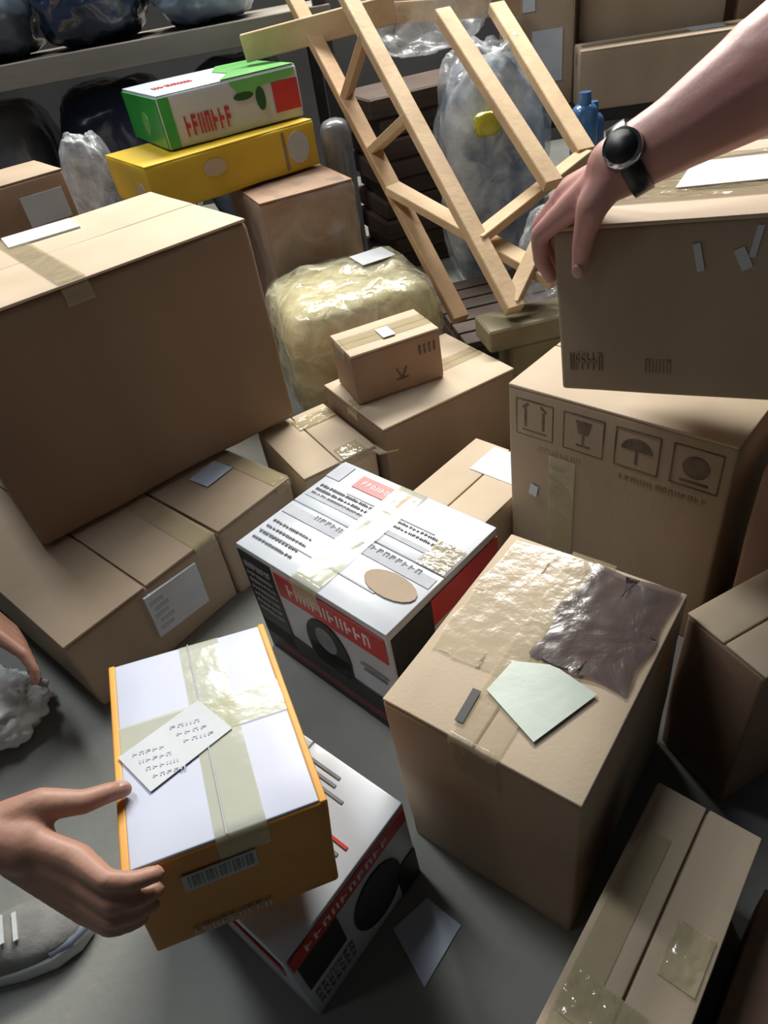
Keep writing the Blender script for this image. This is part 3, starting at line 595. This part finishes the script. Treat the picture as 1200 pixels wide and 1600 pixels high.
def nail(parent, c, d, n, w, l):
    d, n = Vector(d).normalized(), Vector(n).normalized(); sd = d.cross(n).normalized(); n = sd.cross(d)
    bm = bmesh.new(); bmesh.ops.create_uvsphere(bm, u_segments=12, v_segments=8, radius=1.0)
    M = Matrix((sd * w, d * l, n * 0.0022)).transposed()
    for v in bm.verts: v.co = M @ v.co + Vector(c)
    return link('fingernail', mesh_from(bm, 'fingernail'), 'nail', parent, True)
def head(bm, c, yaw, s=1.0):
    Rz = Matrix.Rotation(yaw, 3, 'Z'); f = lambda x, y, z: Vector(c) + Rz @ Vector((x * s, y * s, z * s))
    ball(bm, f(0, 0, 0.02), (0.075 * s, 0.095 * s, 0.105 * s), Rz); ball(bm, f(0, 0.03, -0.055), (0.055 * s, 0.062 * s, 0.065 * s), Rz)
    limb(bm, [(f(0, 0.088, 0.015), 0.009 * s), (f(0, 0.112, -0.018), 0.014 * s)])
    for k in (-1, 1):
        ball(bm, f(k * 0.078, -0.005, 0.0), (0.010 * s, 0.020 * s, 0.030 * s), Rz); ball(bm, f(k * 0.03, 0.084, 0.032), (0.024 * s, 0.012 * s, 0.008 * s), Rz)
def face_parts(root, c, yaw, s=1.0):
    Rz = Matrix.Rotation(yaw, 3, 'Z'); f = lambda x, y, z: Vector(c) + Rz @ Vector((x * s, y * s, z * s))
    for k in (-1, 1):
        bm = bmesh.new(); ball(bm, f(k * 0.031, 0.086, 0.010), (0.012, 0.009, 0.008), Rz); e = link('eye', mesh_from(bm, 'eye'), 'eye_white', root, True)
        bm = bmesh.new(); ball(bm, f(k * 0.031, 0.0935, 0.010), (0.0055, 0.003, 0.0055), Rz); link('iris', mesh_from(bm, 'iris'), 'hair_dark', e, True)
    bm = bmesh.new(); ball(bm, f(0, 0.088, -0.058), (0.024, 0.008, 0.007), Rz); link('mouth', mesh_from(bm, 'mouth'), 'lips', root, True)
    bm = bmesh.new(); ball(bm, f(0, -0.012, 0.045), (0.084, 0.100, 0.095), Rz); ball(bm, f(0, -0.05, 0.0), (0.078, 0.062, 0.085), Rz)
    fused('hair', bm, 'hair_dark', root, 0.006, 3)
def tf(box, p): return Matrix.Translation(box.location) @ box.rotation_euler.to_matrix().to_4x4() @ Vector(p)

# --- person at the left, crouching, right hand on the orange box
PL = thing('person', 'crouching person with bare forearm gripping the orange box, wearing a grey sneaker', 'person', (-0.95, 0.36, 0))
org = Vector(PL.location)
w = lambda p: tf(W1, p) - org
v = lambda *p: Vector(p) - org
bm = bmesh.new()
wr = (-0.208, -0.060, 0.158)
limb(bm, [(w(wr), 0.026), (w((-0.172, -0.080, 0.150)), 0.026)])
mc = [(-0.128, -0.112, 0.146), (-0.130, -0.121, 0.128), (-0.133, -0.126, 0.110), (-0.138, -0.126, 0.093)]
pip = [(-0.105, -0.145, 0.151), (-0.106, -0.153, 0.130), (-0.110, -0.155, 0.111), (-0.116, -0.153, 0.095)]
dip = [(-0.085, -0.152, 0.147), (-0.087, -0.155, 0.125), (-0.093, -0.155, 0.106), (-0.102, -0.153, 0.090)]
tip = [(-0.065, -0.150, 0.142), (-0.070, -0.150, 0.120), (-0.078, -0.150, 0.101), (-0.090, -0.150, 0.086)]
rr = [0.0095, 0.0097, 0.0092, 0.0082]
for k in range(4):
    limb(bm, [(w((-0.188, -0.070 - 0.003 * k, 0.164 - 0.010 * k)), 0.015), (w(mc[k]), 0.0135 - 0.0006 * k), (w(pip[k]), rr[k]), (w(dip[k]), rr[k] * 0.92), (w(tip[k]), rr[k] * 0.82)])
limb(bm, [(w((-0.195, -0.058, 0.165)), 0.017), (w((-0.155, -0.058, 0.169)), 0.0155), (w((-0.120, -0.066, 0.163)), 0.0115), (w((-0.098, -0.060, 0.157)), 0.0100), (w((-0.085, -0.056, 0.150)), 0.0082)])
el = w((-0.435, 0.02, 0.20)); sh = v(-1.02, 0.50, 0.80)
limb(bm, [(w(wr), 0.0255), (w((-0.25, -0.046, 0.164)), 0.031), (w((-0.33, -0.015, 0.180)), 0.040), (el, 0.041), (el.lerp(sh, 0.5), 0.046), (sh, 0.055)])
# the other arm, reaching down to the floor
lw = v(-0.745, 0.855, 0.30); le = v(-0.96, 0.90, 0.44); ls = v(-1.12, 0.80, 0.78)
limb(bm, [(lw, 0.026), (lw.lerp(le, 0.55), 0.038), (le, 0.040), (le.lerp(ls, 0.5), 0.046), (ls, 0.055)])
kn = v(-0.668, 0.818, 0.232)
for k in range(4):
    off = Vector((0.012 * (k - 1.5), 0.020 * (1.5 - k), 0.0))
    limb(bm, [(lw + off * 0.5, 0.016), (kn + off, 0.0125), (kn + off + Vector((0.030, -0.020, -0.022)), 0.0095), (kn + off + Vector((0.042, -0.038, -0.045)), 0.0085), (kn + off + Vector((0.040, -0.048, -0.060)), 0.0075)])
limb(bm, [(lw + Vector((0.0, -0.02, 0)), 0.015), (lw + Vector((0.035, -0.048, -0.04)), 0.012), (lw + Vector((0.055, -0.060, -0.070)), 0.010)])
# trunk, neck, head, legs
hip = v(-1.30, 0.52, 0.32)
limb(bm, [(hip, 0.14), (v(-1.20, 0.60, 0.58), 0.13), (v(-1.08, 0.66, 0.78), 0.12)]); limb(bm, [(sh, 0.055), (v(-1.08, 0.66, 0.80), 0.075), (ls, 0.055)])
limb(bm, [(v(-1.06, 0.66, 0.84), 0.055), (v(-1.00, 0.66, 0.95), 0.050)])
hc = v(-0.98, 0.66, 1.02); head(bm, hc, RAD(-100))
knee1 = v(-0.90, 0.38, 0.46); ank1 = v(-0.79, 0.365, 0.085); knee2 = v(-0.99, 1.10, 0.42); ank2 = v(-1.14, 1.02, 0.085)
limb(bm, [(hip + Vector((0.02, -0.08, 0)), 0.085), (knee1, 0.055), (knee1.lerp(ank1, 0.4), 0.052), (ank1, 0.036)])
limb(bm, [(hip + Vector((0.02, 0.10, 0)), 0.085), (knee2, 0.055), (knee2.lerp(ank2, 0.4), 0.052), (ank2, 0.036)])
limb(bm, [(ank1, 0.035), (v(-0.66, 0.396, 0.05), 0.030)]); limb(bm, [(ank2, 0.035), (v(-1.00, 1.05, 0.05), 0.030)])
fused('body', bm, 'skin_tan', PL, 0.0035, 5)
face_parts(PL, hc, RAD(-100))
nail(PL, w((-0.087, -0.055, 0.1575)), w((-0.085, -0.056, 0.150)) - w((-0.098, -0.060, 0.157)), Vector((0, 0.2, 1)), 0.0062, 0.008)
bm = bmesh.new()
limb(bm, [(hip, 0.155), (v(-1.20, 0.60, 0.58), 0.145), (v(-1.08, 0.66, 0.78), 0.135)]); limb(bm, [(sh, 0.072), (v(-1.08, 0.66, 0.80), 0.09), (ls, 0.072)])
limb(bm, [(sh, 0.072), (el.lerp(sh, 0.45), 0.062)]); limb(bm, [(ls, 0.072), (le.lerp(ls, 0.45), 0.062)])
fused('shirt', bm, 'cloth_navy', PL, 0.009, 5)
bm = bmesh.new()
for kk, aa, s in ((knee1, ank1, -0.08), (knee2, ank2, 0.10)):
    limb(bm, [(hip + Vector((0.02, s, 0)), 0.10), (kk, 0.072), (kk.lerp(aa, 0.4), 0.066), (kk.lerp(aa, 0.86), 0.055)])
ball(bm, hip + Vector((-0.01, 0, -0.03)), (0.15, 0.18, 0.14))
fused('trousers', bm, 'denim', PL, 0.009, 5)
def sneaker(parent, toe, heel):
    toe, heel = Vector(toe), Vector(heel); d = (toe - heel); L = d.length; d.normalize(); s = Vector((-d.y, d.x, 0))
    def pt(a, b, z): p = heel + d * (a * L) + s * b; return Vector((p.x, p.y, z))
    prof = [(0.0, 0.026), (0.06, 0.036), (0.25, 0.036), (0.45, 0.038), (0.65, 0.048), (0.80, 0.050), (0.92, 0.040), (0.98, 0.024), (1.0, 0.008)]
    out = [(a, b) for a, b in prof] + [(a, -b) for a, b in prof[::-1]]
    bm = bmesh.new()
    rings = [[bm.verts.new(pt(0.5 + (a - 0.5) * k, b * k, z)) for a, b in out] for k, z in ((0.97, 0.0), (1.0, 0.006), (1.0, 0.024), (0.96, 0.030))]
    n = len(out)
    for r0, r1 in zip(rings, rings[1:]):
        for i in range(n): bm.faces.new((r0[i], r0[(i + 1) % n], r1[(i + 1) % n], r1[i]))
    bm.faces.new(rings[-1]); bm.faces.new(rings[0][::-1])
    sole = link('shoe_sole', mesh_from(bm, 'shoe_sole'), 'shoe_sole', parent, True)
    sole['label'] = 'pale rubber sole'
    bm = bmesh.new()
    prof_u = [(0.02, 0.020, 0.085), (0.12, 0.033, 0.095), (0.30, 0.034, 0.092), (0.48, 0.037, 0.076), (0.66, 0.045, 0.060), (0.80, 0.046, 0.051), (0.91, 0.038, 0.044), (0.975, 0.020, 0.036)]
    rg = []
    for a, b, h in prof_u:
        rg.append([bm.verts.new(pt(a, b * math.cos(t), 0.027 + (h - 0.027) * max(0.0, math.sin(t)) ** 0.8)) for t in [math.pi * i / 12 for i in range(13)]])
    for r0, r1 in zip(rg, rg[1:]):
        for i in range(12): bm.faces.new((r0[i], r1[i], r1[i + 1], r0[i + 1]))
    bm.faces.new(rg[0]); bm.faces.new(rg[-1][::-1])
    up = link('shoe_upper', mesh_from(bm, 'shoe_upper'), 'shoe_grey', parent, True)
    sd = up.modifiers.new('sub', 'SUBSURF'); sd.levels = 1; sd.render_levels = 2
    bm = bmesh.new()
    rg = []
    for a, b, h in ((0.80, 0.0475, 0.043), (0.90, 0.0415, 0.040), (0.97, 0.027, 0.035), (0.995, 0.010, 0.031)):
        rg.append([bm.verts.new(pt(a, b * math.cos(t), 0.022 + (h - 0.022) * max(0.0, math.sin(t)) ** 0.5)) for t in [math.pi * i / 12 for i in range(13)]])
    for r0, r1 in zip(rg, rg[1:]):
        for i in range(12): bm.faces.new((r0[i], r1[i], r1[i + 1], r0[i + 1]))
    bm.faces.new(rg[-1][::-1])
    for k, sg in ((0, 1), (1, -1)):
        pass
    link('toe_guard', mesh_from(bm, 'toe_guard'), 'shoe_blue', up, True)
    for k in range(4):
        a = 0.50 + 0.055 * k; z = 0.077 - 0.0055 * k
        link('lace', bar_mesh(pt(a, 0.020, z), pt(a + 0.02, -0.020, z), 0.006, 0.004), 'shoe_sole', up)
sneaker(PL, v(-0.508, 0.432, 0), v(-0.782, 0.365, 0)); sneaker(PL, v(-0.90, 1.07, 0), v(-1.17, 1.01, 0))

# --- standing person at the right whose arm grips the lifted carton
PR = thing('person', 'person reaching in with bare arm and wristwatch, gripping the lifted carton', 'person', (1.28, 0.92, 0))
org = Vector(PR.location)
q = lambda p: tf(M1, p) - org
v = lambda *p: Vector(p) - org
bm = bmesh.new()
wr = q((-0.078, -0.184, 0.248))
mc = [(-0.126, -0.178, 0.214), (-0.136, -0.156, 0.222), (-0.140, -0.134, 0.223), (-0.140, -0.114, 0.217)]
pip = [(-0.166, -0.168, 0.186), (-0.172, -0.144, 0.190), (-0.173, -0.120, 0.190), (-0.170, -0.098, 0.187)]
dip = [(-0.169, -0.160, 0.158), (-0.173, -0.134, 0.160), (-0.173, -0.110, 0.161), (-0.170, -0.090, 0.162)]
tip = [(-0.162, -0.152, 0.134), (-0.163, -0.126, 0.134), (-0.163, -0.102, 0.136), (-0.162, -0.084, 0.142)]
for k in range(4):
    a = 1.5 - k
    limb(bm, [(q((-0.085, -0.190 + 0.010 * k, 0.243)), 0.018), (q(mc[k]), 0.0150 - 0.0006 * k), (q(pip[k]), rr[k] * 1.08), (q(dip[k]), rr[k]), (q(tip[k]), rr[k] * 0.9)])
limb(bm, [(q((-0.082, -0.196, 0.240)), 0.019), (q((-0.096, -0.204, 0.220)), 0.016), (q((-0.108, -0.196, 0.190)), 0.0115), (q((-0.114, -0.188, 0.170)), 0.0102), (q((-0.118, -0.184, 0.150)), 0.0085)])
el = q((0.135, -0.125, 0.352)); sh = v(1.10, 0.80, 1.28)
limb(bm, [(wr, 0.0295), (q((-0.03, -0.172, 0.268)), 0.034), (q((0.04, -0.150, 0.302)), 0.049), (q((0.10, -0.135, 0.334)), 0.056), (el, 0.052), (el.lerp(sh, 0.5), 0.05), (sh, 0.06)])
sh2 = v(1.36, 1.14, 1.30)
limb(bm, [(sh2, 0.06), (v(1.42, 1.20, 1.02), 0.045), (v(1.30, 1.10, 0.82), 0.036), (v(1.20, 1.02, 0.70), 0.027)])
hb = v(1.155, 0.985, 0.655)
for k in range(4):
    off = Vector((0.010 * (k - 1.5), -0.018 * (1.5 - k), 0.004 * k))
    limb(bm, [(v(1.19, 1.01, 0.69) + off * 0.6, 0.016), (hb + off, 0.0125), (hb + off + Vector((-0.022, -0.018, -0.026)), 0.0095), (hb + off + Vector((-0.022, -0.018, -0.058)), 0.0080)])
limb(bm, [(v(1.195, 1.0, 0.69), 0.016), (v(1.16, 0.95, 0.665), 0.012), (v(1.14, 0.935, 0.635), 0.0095)])
hip = v(1.34, 0.98, 0.88)
limb(bm, [(hip, 0.14), (v(1.32, 0.98, 1.10), 0.13), (v(1.28, 0.98, 1.28), 0.13)]); limb(bm, [(sh, 0.06), (v(1.26, 0.98, 1.32), 0.08), (sh2, 0.06)])
limb(bm, [(v(1.24, 0.97, 1.36), 0.055), (v(1.21, 0.96, 1.45), 0.05)])
hc = v(1.19, 0.955, 1.54); head(bm, hc, RAD(100))
lg = []
for s in (-1, 1):
    h0 = hip + Vector((0.055 * s, 0.085 * s, -0.04)); k0 = v(1.33 + 0.06 * s, 0.95 + 0.10 * s, 0.47); a0 = v(1.36 + 0.06 * s, 0.96 + 0.11 * s, 0.085); lg.append((h0, k0, a0))
    limb(bm, [(h0, 0.088), (k0, 0.055), (k0.lerp(a0, 0.35), 0.053), (a0, 0.036)]); limb(bm, [(a0, 0.035), (a0 + Vector((-0.12, 0.0, -0.035)), 0.03)])
fused('body', bm, 'skin_pink', PR, 0.0035, 5)
face_parts(PR, hc, RAD(100))
nail(PR, q((-0.117, -0.1935, 0.153)), q((-0.118, -0.184, 0.150)) - q((-0.114, -0.188, 0.170)), q((0, -1, 0.2)) - q((0, 0, 0)), 0.0065, 0.008)
bm = bmesh.new()
limb(bm, [(hip, 0.155), (v(1.32, 0.98, 1.10), 0.145), (v(1.28, 0.98, 1.28), 0.145)]); limb(bm, [(sh, 0.078), (v(1.26, 0.98, 1.32), 0.095), (sh2, 0.078)])
limb(bm, [(sh, 0.078), (el.lerp(sh, 0.55), 0.066)]); limb(bm, [(sh2, 0.078), (v(1.41, 1.19, 1.08), 0.06)])
fused('shirt', bm, 'cloth_grey', PR, 0.009, 5)
bm = bmesh.new()
for h0, k0, a0 in lg: limb(bm, [(h0, 0.105), (k0, 0.074), (k0.lerp(a0, 0.4), 0.07), (k0.lerp(a0, 0.9), 0.06)])
ball(bm, hip + Vector((0, 0, -0.03)), (0.15, 0.16, 0.13))
fused('trousers', bm, 'denim', PR, 0.009, 5)
for h0, k0, a0 in lg: sneaker(PR, (a0.x - 0.22, a0.y, 0), (a0.x + 0.05, a0.y, 0))
# wristwatch: strap ring, case, dial
wc = q((-0.066, -0.181, 0.2535)); wa = (q((0.05, -0.150, 0.308)) - wr).normalized()
Mw = wa.to_track_quat('Z', 'Y').to_matrix()
bm = bmesh.new(); rings = []
for k in range(32):
    a = 2 * math.pi * k / 32
    rings.append([bm.verts.new(wc + Mw @ Vector((math.cos(a) * r, math.sin(a) * r, z))) for r, z in ((0.0310, -0.010), (0.0345, -0.009), (0.0345, 0.009), (0.0310, 0.010))])
for k in range(32):
    r0, r1 = rings[k], rings[(k + 1) % 32]
    for i in range(4): bm.faces.new((r0[i], r0[(i + 1) % 4], r1[(i + 1) % 4], r1[i]))
WW = link('wristwatch', mesh_from(bm, 'wristwatch'), 'strap_dark', PR, True)
outw = (Vector((-0.25, -0.75, 0.6)) - wa * wa.dot(Vector((-0.25, -0.75, 0.6)))).normalized()
Mc = outw.to_track_quat('Z', 'Y').to_matrix().to_4x4()
bm = bmesh.new(); bmesh.ops.create_cone(bm, cap_ends=True, segments=28, radius1=0.019, radius2=0.017, depth=0.010, matrix=Matrix.Translation(wc + outw * 0.036) @ Mc); link('watch_case', mesh_from(bm, 'watch_case'), 'steel_bright', WW, True)
bm = bmesh.new(); bmesh.ops.create_cone(bm, cap_ends=True, segments=28, radius1=0.0145, radius2=0.0145, depth=0.001, matrix=Matrix.Translation(wc + outw * 0.0416) @ Mc); link('watch_dial', mesh_from(bm, 'watch_dial'), 'print_black', WW, True)

for o in bpy.data.objects:
    if '_d' in o: del o['_d']
